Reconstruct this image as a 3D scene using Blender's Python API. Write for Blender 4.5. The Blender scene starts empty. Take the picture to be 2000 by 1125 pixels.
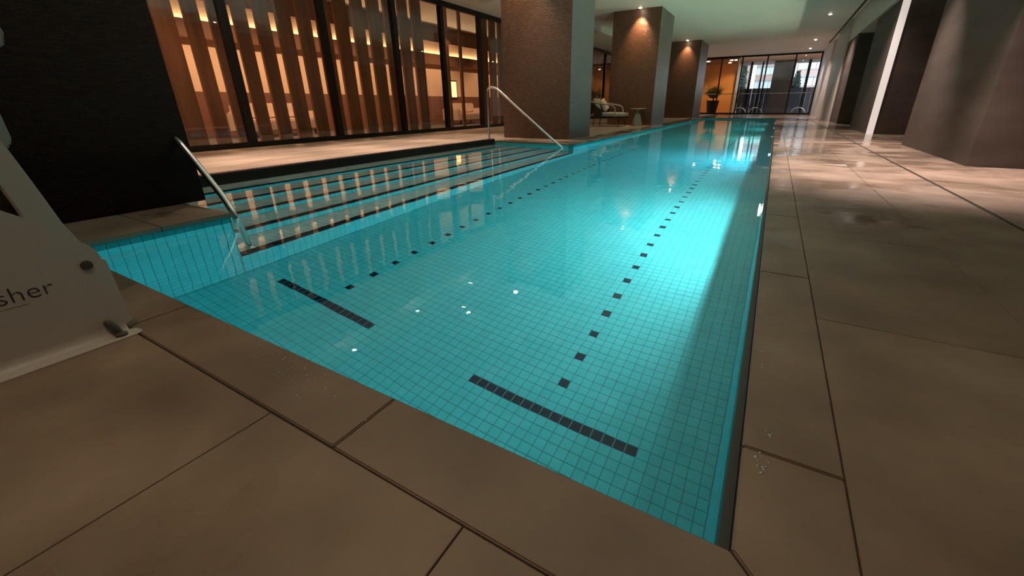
import bpy, bmesh, math, random
import numpy as np
from mathutils import Matrix, Vector

random.seed(7)
S = bpy.context.scene
COL = S.collection
PI = math.pi

# ------------------------------------------------------------------ camera
EYE = 0.703
def cam_rot(a, b, c):
    return Matrix.Rotation(a, 3, 'Z') @ Matrix.Rotation(b, 3, 'X') @ Matrix.Rotation(c, 3, 'Z')
cd = bpy.data.cameras.new('camera')
cam = bpy.data.objects.new('camera', cd); COL.objects.link(cam)
cam.matrix_world = Matrix.Translation((0, 0, EYE)) @ cam_rot(0.52121309, 1.19447244, -0.00823333).to_4x4()
cd.sensor_width = 36.0; cd.lens = 0.797184 * 18.0
cd.shift_x = -0.0293357 / 2; cd.shift_y = -0.0424171 / 2
cd.clip_start = 0.02; cd.clip_end = 600
S.camera = cam

# ------------------------------------------------------------------ view, world
S.view_settings.view_transform = 'Standard'
S.view_settings.look = 'None'
S.view_settings.gamma = 1.0
S.view_settings.use_curve_mapping = False
S.view_settings.exposure = 1.0
S.cycles.use_denoising = True
S.cycles.max_bounces = 12
S.cycles.diffuse_bounces = 4
S.cycles.glossy_bounces = 5
S.cycles.transmission_bounces = 8
S.cycles.transparent_max_bounces = 12
S.cycles.sample_clamp_indirect = 4.0
S.cycles.blur_glossy = 0.5
W = bpy.data.worlds.new('dusk_sky'); S.world = W; W.use_nodes = True
bg = W.node_tree.nodes['Background']
bg.inputs[0].default_value = (0.62, 0.76, 0.88, 1); bg.inputs[1].default_value = 2.6

# ------------------------------------------------------------------ dimensions
ZC = 3.6            # ceiling
WL = -0.07          # water level
PD = -1.25          # pool floor
XR, XL = 0.045, -3.28
YN, YF = 0.585, 24.7
AY0, AY1 = 1.43, 7.55      # step alcove
KX = -5.10                 # black kerb face
PX = -3.75                 # pillar faces
GX = -8.46                 # glazing

# ------------------------------------------------------------------ lights
MNEE = True
def spot(name, loc, aim, power, angle, color, blend=0.4, size=0.03, caustic=False):
    l = bpy.data.lights.new(name, 'SPOT'); l.energy = power; l.color = color
    l.spot_size = math.radians(angle); l.spot_blend = blend; l.shadow_soft_size = size
    if caustic and MNEE: l.cycles.is_caustics_light = True
    o = bpy.data.objects.new(name, l); COL.objects.link(o); o.location = loc
    d = Vector(aim) - Vector(loc); o.rotation_euler = d.to_track_quat('-Z', 'Y').to_euler()
    return o
def point(name, loc, power, color, size=0.05):
    l = bpy.data.lights.new(name, 'POINT'); l.energy = power; l.color = color; l.shadow_soft_size = size
    o = bpy.data.objects.new(name, l); COL.objects.link(o); o.location = loc
    return o
WARM = (1.0, 0.62, 0.36); SOFT = (1.0, 0.75, 0.64); AMB = (1.0, 0.55, 0.25); PINK = (1.0, 0.86, 0.82)
# pool lamps in the right-hand wall (y, colour, watts)
POOL_LAMPS = [(3.95, (0.90, 0.96, 0.95), 100), (8.15, (0.50, 0.80, 1.0), 105), (12.5, (0.80, 0.97, 0.75), 55), (16.7, (0.8, 1.0, 0.9), 42), (20.6, (0.8, 1.0, 0.9), 34)]
for y, c, p in POOL_LAMPS:
    spot('pool_lamp_light', (0.036, y, -0.30), (-2.0, y, -0.62), p, 174, c, 0.35, 0.003, caustic=True)
    # extra upward spot per lamp, added to brighten the ceiling through the surface
    spot('pool_lamp_light', (0.036, y, -0.28), (-1.0, y, 1.1), p * 1.7, 110, (c[0], c[1] * 0.93, c[2] * 0.72), 0.6, 0.003, caustic=True)
# downlights over the right-hand walk (visible ones from the 4th on)
RIGHT_LIGHTS = [(1.07, -2.2, 14, 110), (1.9, 3.9, 0, 90), (1.25, 5.9, 600, 68), (1.07, 12.6, 220, 90), (1.07, 19.71, 330, 100), (1.08, 26.9, 300, 100), (1.08, 30.85, 160, 100)]
for x, y, p, ang in RIGHT_LIGHTS:
    if p: spot('walk_downlight_light', (x, y, ZC - 0.06), (x, y, 0), p, ang, PINK, 0.9, 0.03)
spot('walk_downlight_light', (1.25, 9.2, ZC - 0.06), (1.15, 9.2, 0), 480, 66, PINK, 0.8, 0.03)
# accent lights in front of the pillars
LEFT_LIGHTS = [(-4.38, 15.13, 110), (-4.38, 23.68, 75), (-4.95, 8.10, 34)]
for x, y, p in LEFT_LIGHTS:
    spot('pillar_spotlight_light', (x, y - 0.05, ZC - 0.06), (x, y + 0.34, 1.9), p, 76, WARM, 1.0, 0.02)
# downlights over the deck behind the steps, along the screen
for y, p in ((2.4, 300), (4.2, 300), (6.0, 280), (8.0, 170)):
    spot('deck_downlight_light', (-6.35, y, ZC - 0.06), (-6.35, y, 0), p, 52, SOFT, 0.7, 0.03)
    spot('step_downlight_light', (-4.6, y, ZC - 0.06), (-4.3, y, 0), 45, 60, SOFT, 0.8, 0.03, caustic=True)
spot('deck_downlight_light', (-7.4, 3.6, ZC - 0.3), (-8.6, 3.4, 1.0), 60, 75, WARM, 1.0, 0.03)
for y, p in ((10.6, 30), (13.2, 26), (19.5, 26)):
    spot('deck_downlight_light', (-6.3, y, ZC - 0.05), (-6.3, y, 0), p, 90, WARM, 0.6, 0.03)
# unseen warm fill spots, added to brighten the near paving and room
for x, y, p, a in ((-0.75, -0.1, 36, 76), (1.6, -2.6, 16, 140)):
    spot('near_fill_light', (x, y, ZC - 0.05), (x + 0.1, y + 0.6, 0), p * 0.85, a, (1.0, 0.68, 0.43), 1.0, 0.03)

# ------------------------------------------------------------------ materials
def mat(name, col, rough=0.6, metal=0.0, spec=0.5, emit=None, estr=1.0, trans=0.0, ior=1.45):
    m = bpy.data.materials.new(name); m.use_nodes = True
    b = m.node_tree.nodes['Principled BSDF']
    b.inputs['Base Color'].default_value = (*col, 1); b.inputs['Roughness'].default_value = rough
    b.inputs['Metallic'].default_value = metal; b.inputs['Specular IOR Level'].default_value = spec
    b.inputs['Transmission Weight'].default_value = trans; b.inputs['IOR'].default_value = ior
    if emit:
        b.inputs['Emission Color'].default_value = (*emit, 1); b.inputs['Emission Strength'].default_value = estr
    return m
def nd(m, t, **kw):
    n = m.node_tree.nodes.new(t)
    for k, v in kw.items(): setattr(n, k, v)
    return n
def lk(m, a, b): m.node_tree.links.new(a, b)
def noise_color(m, scale, c0, c1, detail=6, stretch=(1, 1, 1), p0=0.35, p1=0.7, per_object=0.0, world=True):
    b = m.node_tree.nodes['Principled BSDF']
    if world:
        g = nd(m, 'ShaderNodeNewGeometry').outputs['Position']
    else:
        g = nd(m, 'ShaderNodeTexCoord').outputs['Object']
    mp = nd(m, 'ShaderNodeMapping'); mp.inputs['Scale'].default_value = stretch
    lk(m, g, mp.inputs['Vector'])
    n = nd(m, 'ShaderNodeTexNoise'); n.inputs['Scale'].default_value = scale; n.inputs['Detail'].default_value = detail
    lk(m, mp.outputs[0], n.inputs['Vector'])
    r = nd(m, 'ShaderNodeValToRGB')
    r.color_ramp.elements[0].position = p0; r.color_ramp.elements[1].position = p1
    r.color_ramp.elements[0].color = (*c0, 1); r.color_ramp.elements[1].color = (*c1, 1)
    lk(m, n.outputs['Fac'], r.inputs['Fac'])
    out = r.outputs['Color']
    if per_object:
        oi = nd(m, 'ShaderNodeObjectInfo'); mr = nd(m, 'ShaderNodeMapRange')
        mr.inputs['To Min'].default_value = 1 - per_object; mr.inputs['To Max'].default_value = 1 + per_object
        lk(m, oi.outputs['Random'], mr.inputs['Value'])
        hs = nd(m, 'ShaderNodeHueSaturation'); lk(m, mr.outputs[0], hs.inputs['Value']); lk(m, out, hs.inputs['Color']); out = hs.outputs['Color']
    lk(m, out, b.inputs['Base Color'])
    return n, mp, b
def bump(m, src, strength, dist=0.01):
    bn = nd(m, 'ShaderNodeBump'); bn.inputs['Strength'].default_value = strength; bn.inputs['Distance'].default_value = dist
    lk(m, src, bn.inputs['Height']); lk(m, bn.outputs[0], m.node_tree.nodes['Principled BSDF'].inputs['Normal']); return bn

# limestone slabs, with wet patches that lower the roughness
M_stone = mat('limestone', (0.3, 0.23, 0.18), 0.55)
n, mp, b = noise_color(M_stone, 2.2, (0.23, 0.150, 0.105), (0.40, 0.272, 0.198), 10, per_object=0.07)
n2 = nd(M_stone, 'ShaderNodeTexNoise'); n2.inputs['Scale'].default_value = 60; n2.inputs['Detail'].default_value = 4
lk(M_stone, nd(M_stone, 'ShaderNodeNewGeometry').outputs['Position'], n2.inputs['Vector'])
bump(M_stone, n2.outputs['Fac'], 0.25, 0.002)
def wet_roughness(m, dry, wet, ystart, yend, scale=1.1, stretch=(1.0, 1.6, 1)):
    """Standing water lies in patches; more of it towards the far end of the walk."""
    g = nd(m, 'ShaderNodeNewGeometry').outputs['Position']
    sx = nd(m, 'ShaderNodeSeparateXYZ'); lk(m, g, sx.inputs[0])
    mr = nd(m, 'ShaderNodeMapRange'); mr.inputs['From Min'].default_value = ystart; mr.inputs['From Max'].default_value = yend
    mr.inputs['To Min'].default_value = 0.0; mr.inputs['To Max'].default_value = 1.0
    lk(m, sx.outputs['Y'], mr.inputs['Value'])
    mp = nd(m, 'ShaderNodeMapping'); mp.inputs['Scale'].default_value = stretch; lk(m, g, mp.inputs['Vector'])
    n = nd(m, 'ShaderNodeTexNoise'); n.inputs['Scale'].default_value = scale; n.inputs['Detail'].default_value = 5; n.inputs['Distortion'].default_value = 0.6
    lk(m, mp.outputs[0], n.inputs['Vector'])
    ad = nd(m, 'ShaderNodeMath', operation='ADD'); lk(m, n.outputs['Fac'], ad.inputs[0])
    sc = nd(m, 'ShaderNodeMath', operation='MULTIPLY'); lk(m, mr.outputs[0], sc.inputs[0]); sc.inputs[1].default_value = 0.26
    lk(m, sc.outputs[0], ad.inputs[1])
    r = nd(m, 'ShaderNodeValToRGB'); r.color_ramp.elements[0].position = 0.56; r.color_ramp.elements[1].position = 0.68
    r.color_ramp.elements[0].color = (dry,) * 3 + (1,); r.color_ramp.elements[1].color = (wet,) * 3 + (1,)
    lk(m, ad.outputs[0], r.inputs['Fac']); lk(m, r.outputs['Color'], m.node_tree.nodes['Principled BSDF'].inputs['Roughness'])
wet_roughness(M_stone, 0.50, 0.12, 1.5, 13.0)
M_deck = mat('deck_limestone', (0.45, 0.34, 0.25), 0.45)
noise_color(M_deck, 1.6, (0.34, 0.24, 0.17), (0.55, 0.42, 0.31), 7, stretch=(2.2, 0.5, 1), per_object=0.06)
M_grout = mat('grout_dark', (0.06, 0.045, 0.035), 0.9)
M_fascia = mat('coping_fascia', (0.055, 0.05, 0.04), 0.45)
M_black = mat('black_stone', (0.012, 0.011, 0.010), 0.35)
M_steel = mat('brushed_drain', (0.05, 0.045, 0.04), 0.5, 0.6)
M_chrome = mat('polished_steel', (0.88, 0.85, 0.81), 0.24, 1.0)
# pool mosaics
def tile_mat(name, c0, c1, rough=0.6):
    m = mat(name, c0, rough, spec=0.08); noise_color(m, 9.0, c0, c1, 3); return m
M_tile = tile_mat('aqua_tile', (0.058, 0.53, 0.575), (0.078, 0.585, 0.63))
M_tgrout = mat('aqua_grout', (0.010, 0.24, 0.27), 0.8)
M_lane = mat('navy_tile', (0.004, 0.018, 0.035), 0.6, spec=0.08)
M_lgrout = mat('pale_grout', (0.10, 0.22, 0.22), 0.8)
M_tread = tile_mat('grey_tread_tile', (0.42, 0.52, 0.47), (0.56, 0.64, 0.57), 0.5)
M_nose = mat('black_nosing', (0.006, 0.012, 0.016), 0.6, spec=0.1)
# water
M_water = bpy.data.materials.new('pool_water'); M_water.use_nodes = True
nt = M_water.node_tree; nt.nodes.clear()
o_ = nt.nodes.new('ShaderNodeOutputMaterial'); gl = nt.nodes.new('ShaderNodeBsdfGlass'); gl.inputs['IOR'].default_value = 1.333
gl.inputs['Roughness'].default_value = 0.0; gl.inputs['Color'].default_value = (0.96, 1.0, 1.0, 1)
nt.links.new(gl.outputs[0], o_.inputs['Surface'])
geo = nt.nodes.new('ShaderNodeNewGeometry'); wn = nt.nodes.new('ShaderNodeTexNoise'); wn.inputs['Scale'].default_value = 2.6; wn.inputs['Detail'].default_value = 2.5
mpw = nt.nodes.new('ShaderNodeMapping'); mpw.inputs['Scale'].default_value = (1.0, 1.5, 1)
bw = nt.nodes.new('ShaderNodeBump'); bw.inputs['Strength'].default_value = 0.10; bw.inputs['Distance'].default_value = 0.02
nt.links.new(geo.outputs['Position'], mpw.inputs[0]); nt.links.new(mpw.outputs[0], wn.inputs['Vector']); nt.links.new(wn.outputs['Fac'], bw.inputs['Height']); nt.links.new(bw.outputs[0], gl.inputs['Normal'])
# dark glazed strip mosaic of the pillars
def mosaic(name, c0, c1, rough=0.25, bstr=0.9, bw_=0.06, rh=0.013, spark=0.0):
    m = mat(name, c0, rough, spec=0.6)
    b = m.node_tree.nodes['Principled BSDF']
    g = nd(m, 'ShaderNodeNewGeometry'); sp = nd(m, 'ShaderNodeSeparateXYZ'); lk(m, g.outputs['Position'], sp.inputs[0])
    ad = nd(m, 'ShaderNodeMath', operation='ADD'); lk(m, sp.outputs['X'], ad.inputs[0]); lk(m, sp.outputs['Y'], ad.inputs[1])
    cb = nd(m, 'ShaderNodeCombineXYZ'); lk(m, ad.outputs[0], cb.inputs['X']); lk(m, sp.outputs['Z'], cb.inputs['Y'])
    br = nd(m, 'ShaderNodeTexBrick'); br.inputs['Scale'].default_value = 1.0; br.inputs['Brick Width'].default_value = bw_; br.inputs['Row Height'].default_value = rh
    br.inputs['Mortar Size'].default_value = 0.0014; br.inputs['Color1'].default_value = (*c0, 1); br.inputs['Color2'].default_value = (*c1, 1); br.inputs['Mortar'].default_value = (c0[0] * .4, c0[1] * .4, c0[2] * .4, 1)
    lk(m, cb.outputs[0], br.inputs['Vector']); lk(m, br.outputs['Color'], b.inputs['Base Color'])
    n = nd(m, 'ShaderNodeTexNoise'); n.inputs['Scale'].default_value = 1.0; n.inputs['Detail'].default_value = 2
    mp = nd(m, 'ShaderNodeMapping'); mp.inputs['Scale'].default_value = (18, 75, 1); lk(m, cb.outputs[0], mp.inputs[0]); lk(m, mp.outputs[0], n.inputs['Vector'])
    bump(m, n.outputs['Fac'], bstr, 0.01)
    return m
M_mosaic = mosaic('bronze_mosaic', (0.115, 0.058, 0.034), (0.175, 0.092, 0.056))
M_mosaic_side = mosaic('grey_mosaic', (0.13, 0.11, 0.085), (0.175, 0.15, 0.12), 0.4, 0.25)
M_wall = mat('brown_stone_wall', (0.13, 0.10, 0.08), 0.7, spec=0.25)
noise_color(M_wall, 1.2, (0.078, 0.054, 0.042), (0.11, 0.078, 0.062), 5, stretch=(1, 1, 3))
M_pale = mat('pale_plaster', (0.55, 0.47, 0.40), 0.5)
M_ceil = mat('ceiling_paint', (0.80, 0.76, 0.66), 0.55)
M_slot = mat('slot_dark', (0.05, 0.045, 0.04), 0.7)
M_reveal = mat('backlit_reveal', (0.8, 0.75, 0.7), 0.5, emit=(1.0, 0.84, 0.78), estr=0.28)
M_frame = mat('black_aluminium', (0.012, 0.010, 0.009), 0.35, 0.3)
M_frame2 = mat('bronze_aluminium', (0.06, 0.045, 0.035), 0.35, 0.5)
M_fin = mat('copper_timber', (0.36, 0.15, 0.06), 0.42)
noise_color(M_fin, 3.0, (0.20, 0.075, 0.028), (0.30, 0.125, 0.050), 5, stretch=(3, 3, .3))
M_lamp = mat('lamp_lens', (1, 1, 1), 0.3, emit=(1.0, 0.86, 0.66), estr=26.0)
M_trim = mat('lamp_trim', (0.5, 0.48, 0.44), 0.4)
M_plens = mat('pool_lamp_lens', (0.9, 1, 1), 0.2, emit=(0.7, 1.0, 0.9), estr=14.0)
M_glass = bpy.data.materials.new('window_glass'); M_glass.use_nodes = True
nt = M_glass.node_tree; nt.nodes.clear()
o_ = nt.nodes.new('ShaderNodeOutputMaterial'); tr = nt.nodes.new('ShaderNodeBsdfTransparent'); gs = nt.nodes.new('ShaderNodeBsdfGlossy'); mx = nt.nodes.new('ShaderNodeMixShader'); fr = nt.nodes.new('ShaderNodeFresnel')
gs.inputs['Roughness'].default_value = 0.01; tr.inputs['Color'].default_value = (0.96, 0.95, 0.93, 1); fr.inputs['IOR'].default_value = 1.5
gb = nt.nodes.new('ShaderNodeNewGeometry'); mi = nt.nodes.new('ShaderNodeMapRange')
mi.inputs['To Min'].default_value = 1.5; mi.inputs['To Max'].default_value = 1 / 1.5
nt.links.new(gb.outputs['Backfacing'], mi.inputs['Value']); nt.links.new(mi.outputs[0], fr.inputs['IOR'])
nt.links.new(fr.outputs[0], mx.inputs[0]); nt.links.new(tr.outputs[0], mx.inputs[1]); nt.links.new(gs.outputs[0], mx.inputs[2]); nt.links.new(mx.outputs[0], o_.inputs['Surface'])
M_white = mat('white_powdercoat', (0.62, 0.55, 0.49), 0.38)
M_whiteg = mat('grey_powdercoat', (0.36, 0.36, 0.32), 0.4)
M_grey = mat('grey_cap', (0.10, 0.085, 0.075), 0.5)
M_ink = mat('grey_print', (0.05, 0.045, 0.04), 0.6)
M_amber = mat('amber_wall', (0.62, 0.30, 0.09), 0.6)
M_leaf = mat('palm_leaf', (0.16, 0.15, 0.03), 0.5)
M_pot = mat('dark_planter', (0.02, 0.014, 0.012), 0.5)
M_concrete = mat('grey_render', (0.16, 0.15, 0.15), 0.7)
M_dark = mat('dark_screen', (0.03, 0.035, 0.05), 0.5)

# ------------------------------------------------------------------ object helpers
def tag(o, label=None, cat=None, group=None, kind=None):
    if label: o['label'] = label
    if cat: o['category'] = cat
    if group: o['group'] = group
    if kind: o['kind'] = kind
    return o
def empty(name, loc=(0, 0, 0), rz=0, parent=None):
    o = bpy.data.objects.new(name, None); COL.objects.link(o); o.location = loc; o.rotation_euler = (0, 0, rz)
    o.empty_display_size = 0.1
    if parent: o.parent = parent
    return o
def link_mesh(name, me, m, parent=None):
    o = bpy.data.objects.new(name, me); COL.objects.link(o)
    if m is not None:
        if isinstance(m, (list, tuple)):
            for q in m: me.materials.append(q)
        else: me.materials.append(m)
    if parent: o.parent = parent
    return o
class MB:
    def __init__(s): s.bm = bmesh.new(); s.mi = 0
    def _mark(s, faces):
        for f in faces: f.material_index = s.mi
    def box(s, x0, x1, y0, y1, z0, z1):
        v = [s.bm.verts.new(p) for p in ((x0, y0, z0), (x1, y0, z0), (x1, y1, z0), (x0, y1, z0), (x0, y0, z1), (x1, y0, z1), (x1, y1, z1), (x0, y1, z1))]
        s._mark([s.bm.faces.new([v[i] for i in q]) for q in ((0, 3, 2, 1), (4, 5, 6, 7), (0, 1, 5, 4), (1, 2, 6, 5), (2, 3, 7, 6), (3, 0, 4, 7))])
        return s
    def prism(s, pts, axis, a0, a1):
        def P(p, a):
            return {'x': (a, p[0], p[1]), 'y': (p[0], a, p[1]), 'z': (p[0], p[1], a)}[axis]
        lo = [s.bm.verts.new(P(p, a0)) for p in pts]; hi = [s.bm.verts.new(P(p, a1)) for p in pts]
        n = len(pts); F = [s.bm.faces.new(lo[::-1]), s.bm.faces.new(hi)]
        for i in range(n): F.append(s.bm.faces.new((lo[i], lo[(i + 1) % n], hi[(i + 1) % n], hi[i])))
        s._mark(F); return s
    def tube(s, pts, r, n=14, cap=True):
        pts = [Vector(p) for p in pts]; rings = []
        rr = r if isinstance(r, (list, tuple)) else [r] * len(pts)
        up = None
        for i, p in enumerate(pts):
            t = (pts[min(i + 1, len(pts) - 1)] - pts[max(i - 1, 0)]).normalized()
            if up is None:
                up = Vector((0, 0, 1)) if abs(t.z) < 0.9 else Vector((0, 1, 0))
                up = (up - t * up.dot(t)).normalized()
            else: up = (up - t * up.dot(t)).normalized()
            sd = t.cross(up)
            rings.append([s.bm.verts.new(p + (up * math.cos(2 * PI * k / n) + sd * math.sin(2 * PI * k / n)) * rr[i]) for k in range(n)])
        F = []
        for a, b in zip(rings, rings[1:]):
            for k in range(n): F.append(s.bm.faces.new((a[k], b[k], b[(k + 1) % n], a[(k + 1) % n])))
        if cap: F += [s.bm.faces.new(rings[0]), s.bm.faces.new(rings[-1][::-1])]
        s._mark(F); return s
    def lathe(s, prof, c=(0, 0, 0), n=24):
        rings = []
        for r, z in prof:
            rings.append([s.bm.verts.new((c[0] + r * math.cos(2 * PI * k / n), c[1] + r * math.sin(2 * PI * k / n), c[2] + z)) for k in range(n)])
        F = []
        for a, b in zip(rings, rings[1:]):
            for k in range(n): F.append(s.bm.faces.new((a[k], a[(k + 1) % n], b[(k + 1) % n], b[k])))
        F += [s.bm.faces.new(rings[0][::-1]), s.bm.faces.new(rings[-1])]
        s._mark(F); return s
    def build(s, name, m, parent=None, smooth=False, bevel=0.0, seg=2):
        if bevel:
            bmesh.ops.remove_doubles(s.bm, verts=s.bm.verts, dist=1e-6)
            bmesh.ops.bevel(s.bm, geom=[e for e in s.bm.edges if e.calc_face_angle(0) > 0.5], offset=bevel, segments=seg, affect='EDGES', clamp_overlap=True)
        bmesh.ops.recalc_face_normals(s.bm, faces=s.bm.faces)
        me = bpy.data.meshes.new(name); s.bm.to_mesh(me); s.bm.free()
        if smooth:
            for p in me.polygons: p.use_smooth = True
            me.set_sharp_from_angle(angle=math.radians(40))
        return link_mesh(name, me, m, parent)
def bx(name, m, x0, x1, y0, y1, z0, z1, parent=None, bevel=0.0):
    return MB().box(x0, x1, y0, y1, z0, z1).build(name, m, parent, bevel=bevel, seg=1)

def tiles_mesh(name, cells, U, V, N, O, h, m, parent=None, stuff=True):
    """cells: list of (u0,u1,v0,v1) on the plane O + uU + vV, raised h along N: one box without a back each."""
    U, V, N, O = (np.array(a, float) for a in (U, V, N, O))
    c = np.array(cells, float)
    b = 0.0004
    def P(u, v, k): return O + u[:, None] * U + v[:, None] * V + N * k
    q = [P(c[:, 0], c[:, 2], 0), P(c[:, 1], c[:, 2], 0), P(c[:, 1], c[:, 3], 0), P(c[:, 0], c[:, 3], 0),
         P(c[:, 0] + b, c[:, 2] + b, h), P(c[:, 1] - b, c[:, 2] + b, h), P(c[:, 1] - b, c[:, 3] - b, h), P(c[:, 0] + b, c[:, 3] - b, h)]
    v = np.stack(q, 1).reshape(-1, 3)
    f = np.array([(4, 5, 6, 7), (0, 1, 5, 4), (1, 2, 6, 5), (2, 3, 7, 6), (3, 0, 4, 7)])
    if np.dot(np.cross(U, V), N) < 0: f = f[:, ::-1]
    F = (np.arange(len(c))[:, None, None] * 8 + f[None]).reshape(-1, 4)
    me = bpy.data.meshes.new(name)
    me.vertices.add(len(v)); me.vertices.foreach_set('co', v.ravel())
    me.loops.add(F.size); me.loops.foreach_set('vertex_index', F.ravel())
    me.polygons.add(len(F)); me.polygons.foreach_set('loop_start', np.arange(0, F.size, 4))
    me.polygons.foreach_set('use_smooth', np.zeros(len(F), dtype=bool))
    me.update(calc_edges=True)
    o = link_mesh(name, me, m, parent)
    if stuff: o['kind'] = 'stuff'
    return o
def grid_cells(u0, u1, v0, v1, pu, pv, ou=0.0, ov=0.0, g=0.0034):
    def cuts(a, b, p, o):
        k0 = math.floor((a - o) / p); out = []
        while o + k0 * p < b - 1e-6:
            s, e = max(a, o + k0 * p), min(b, o + (k0 + 1) * p)
            if e - s > g * 2.5: out.append((s + g / 2, e - g / 2))
            k0 += 1
        return out
    return [(a, b, c, d) for a, b in cuts(u0, u1, pu, ou) for c, d in cuts(v0, v1, pv, ov)]

# ------------------------------------------------------------------ floor
floor = MB()
for r in ((0.07, 5.3, -4.2, 33.2), (-3.27, 0.07, -4.2, 0.575), (-3.27, 0.07, YF + 0.02, 33.2),
          (-12.9, -3.29, -4.2, AY0 - 0.01), (-12.9, -3.29, AY1 + 0.01, 33.2), (-12.9, KX - 0.02, AY0 - 0.01, AY1 + 0.01)):
    floor.box(*r, -0.10, -0.006)
floor = floor.build('floor', M_grout)
tag(floor, 'brown limestone slab paving with dark joints around the long pool', 'floor', kind='structure')
def slab(x0, x1, y0, y1, m, parent, name='paving_slab', g=0.0035):
    return bx(name, m, x0 + g / 2, x1 - g / 2, y0 + g / 2, y1 - g / 2, -0.03, 0.0, parent, bevel=0.0012)
def rows(x0, x1, ya, yb, phase, L, m, parent, **k):
    y = phase + math.floor((ya - phase) / L) * L
    while y < yb - 1e-6:
        a, b_ = max(y, ya), min(y + L, yb)
        if b_ - a > 0.03: slab(x0, x1, a, b_, m, parent, **k)
        y += L
rows(0.25, 0.852, -3.0, 33.0, 1.60, 1.16, M_stone, floor)
rows(0.852, 1.372, -3.0, 33.0, 3.02, 1.16, M_stone, floor)
rows(1.398, 2.10, -3.0, 33.0, 3.9, 1.16, M_stone, floor)
rows(2.10, 5.2, -3.0, 6.73, 3.9, 1.16, M_stone, floor)
rows(2.10, 3.0, 9.85, 12.85, 3.9, 1.16, M_stone, floor)
# near end: slabs between the coping and the camera
xs = [-12.0, -5.75, -4.55, -3.35, -2.15, -0.955, -0.357, 0.25]
for a, b_ in zip(xs, xs[1:]):
    slab(a, b_, -0.81, 0.385, M_stone, floor)
    slab(a, b_, -2.0, -0.81, M_stone, floor)
# far end
rows(-3.30, 0.25, 25.35, 33.0, 25.35, 1.2, M_stone, floor)
# deck behind the steps and between the pillars
for k in range(3):
    xa = -8.44 + k * 1.11
    rows(xa, xa + 1.11, -1.0, 33.0, 0.3 + 0.4 * k, 1.16, M_deck, floor)
rows(-5.11, -4.25, AY1 + 0.42, 33.0, 0.3, 1.16, M_deck, floor)
rows(-4.25, -3.72, AY1 + 0.42, 33.0, 0.8, 1.16, M_deck, floor)
tag(bx('drain_channel', M_steel, 1.376, 1.394, -3.0, 33.0, -0.02, -0.004, floor), 'narrow dark slot drain')

# coping round the pool
cop = empty('pool_coping', (0.066, 0.58, 0))
tag(cop, 'flat limestone coping slabs framing the edge of the pool', 'coping', kind='structure')
def cslab(pts, m=M_stone):
    o = MB().prism(pts, 'z', -0.03, 0.0).build('coping_slab', m, None, bevel=0.003, seg=2)
    o.parent = cop; o.matrix_parent_inverse = cop.matrix_world.inverted(); return o
bpy.context.view_layer.update()
G = 0.0018
# right side, first slab mitred into the near corner
ys = [0.836 + 1.162 * k for k in range(-1, 21)]
cslab([(0.066, 0.572 + G * 2), (0.25 - G, 0.39 + G * 2), (0.25 - G, 0.836 - G), (0.066, 0.836 - G)])
for k in range(1, 21):
    cslab([(0.066, ys[k] + G), (0.25 - G, ys[k] + G), (0.25 - G, ys[k + 1] - G), (0.066, ys[k + 1] - G)])
cslab([(0.066, ys[21] + G), (0.25 - G, ys[21] + G), (0.25 - G, 25.35), (0.066, 25.35)])
# near side
cslab([(0.066 - G * 2, 0.572), (-0.725 + G, 0.572), (-0.725 + G, 0.39 - G), (0.25 - G * 2, 0.39 - G)][::-1])
for a, b_ in ((-0.725, -1.82), (-1.82, -2.92), (-2.92, -3.72)):
    cslab([(b_ + G, 0.39), (a - G, 0.39), (a - G, 0.572), (b_ + G, 0.572)])
# left side under the near pillar, and beyond the steps
cslab([(-3.93, 0.572 + G), (-3.265, 0.572 + G), (-3.265, 1.02 - G), (-3.93, 1.02 - G)])
cslab([(-3.93, 1.02 + G), (-3.265, 1.02 + G), (-3.265, AY0), (-3.93, AY0)])
cslab([(-5.18, AY0 - 0.3), (-3.93 - G, AY0 - 0.3), (-3.93 - G, AY0), (-5.18, AY0)])
y = AY1
cslab([(-4.25, AY1), (-3.265, AY1), (-3.265, AY1 + 0.42), (-4.25, AY1 + 0.42)])
cslab([(-5.11, AY1), (-4.25 - G, AY1), (-4.25 - G, AY1 + 0.42), (-5.11, AY1 + 0.42)])
y += 0.42
while y < YF:
    e = min(y + 1.162, YF + 0.02)
    cslab([(-3.72 + G, y + G), (-3.265, y + G), (-3.265, e - G), (-3.72 + G, e - G)]); y = e
for k in range(3):
    a = -3.265 + k * 1.11; cslab([(a + G, YF + 0.01), (a + 1.11 - G, YF + 0.01), (a + 1.11 - G, 25.35 - G), (a + G, 25.35 - G)])
f = bx('coping_fascia', M_fascia, 0.045, 0.064, YN - 0.01, YF, -0.145, -0.0305); f.parent = cop; f.matrix_parent_inverse = cop.matrix_world.inverted()

# ------------------------------------------------------------------ pool shell
P_ = 0.0562
X0 = -0.76 - P_ / 2; Y0 = 1.73 - P_ / 2        # phase of the floor tile grid
pf = bx('pool_floor', M_tgrout, XL - 0.1, XR + 0.1, YN - 0.1, YF + 0.1, PD - 0.12, PD - 0.003)
tag(pf, 'aqua mosaic pool floor marked with dark lane lines', 'pool floor', kind='structure')
cells = grid_cells(XL, XR, YN, YF, P_, P_, X0, Y0)
lane, near, rest = [], [], []
for c in cells:
    u, v = (c[0] + c[1]) / 2, (c[2] + c[3]) / 2
    i = round((u - (-0.76)) / P_); j = round((v - 1.73) / P_)
    full = (c[1] - c[0]) > P_ * 0.8
    hit = full and ((j == -4 and (-8 <= i <= 8 or -39 <= i <= -23)) or (j >= 0 and j % 4 == 0 and i in (0, -31) and v < 23.5))
    if hit: lane.append(c)
    elif full and v > 0.95: near.append(((u + 0.45) ** 2 + (v - 0.85) ** 2, c)); 
    else: rest.append(c)
near.sort(key=lambda t: t[0])
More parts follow.
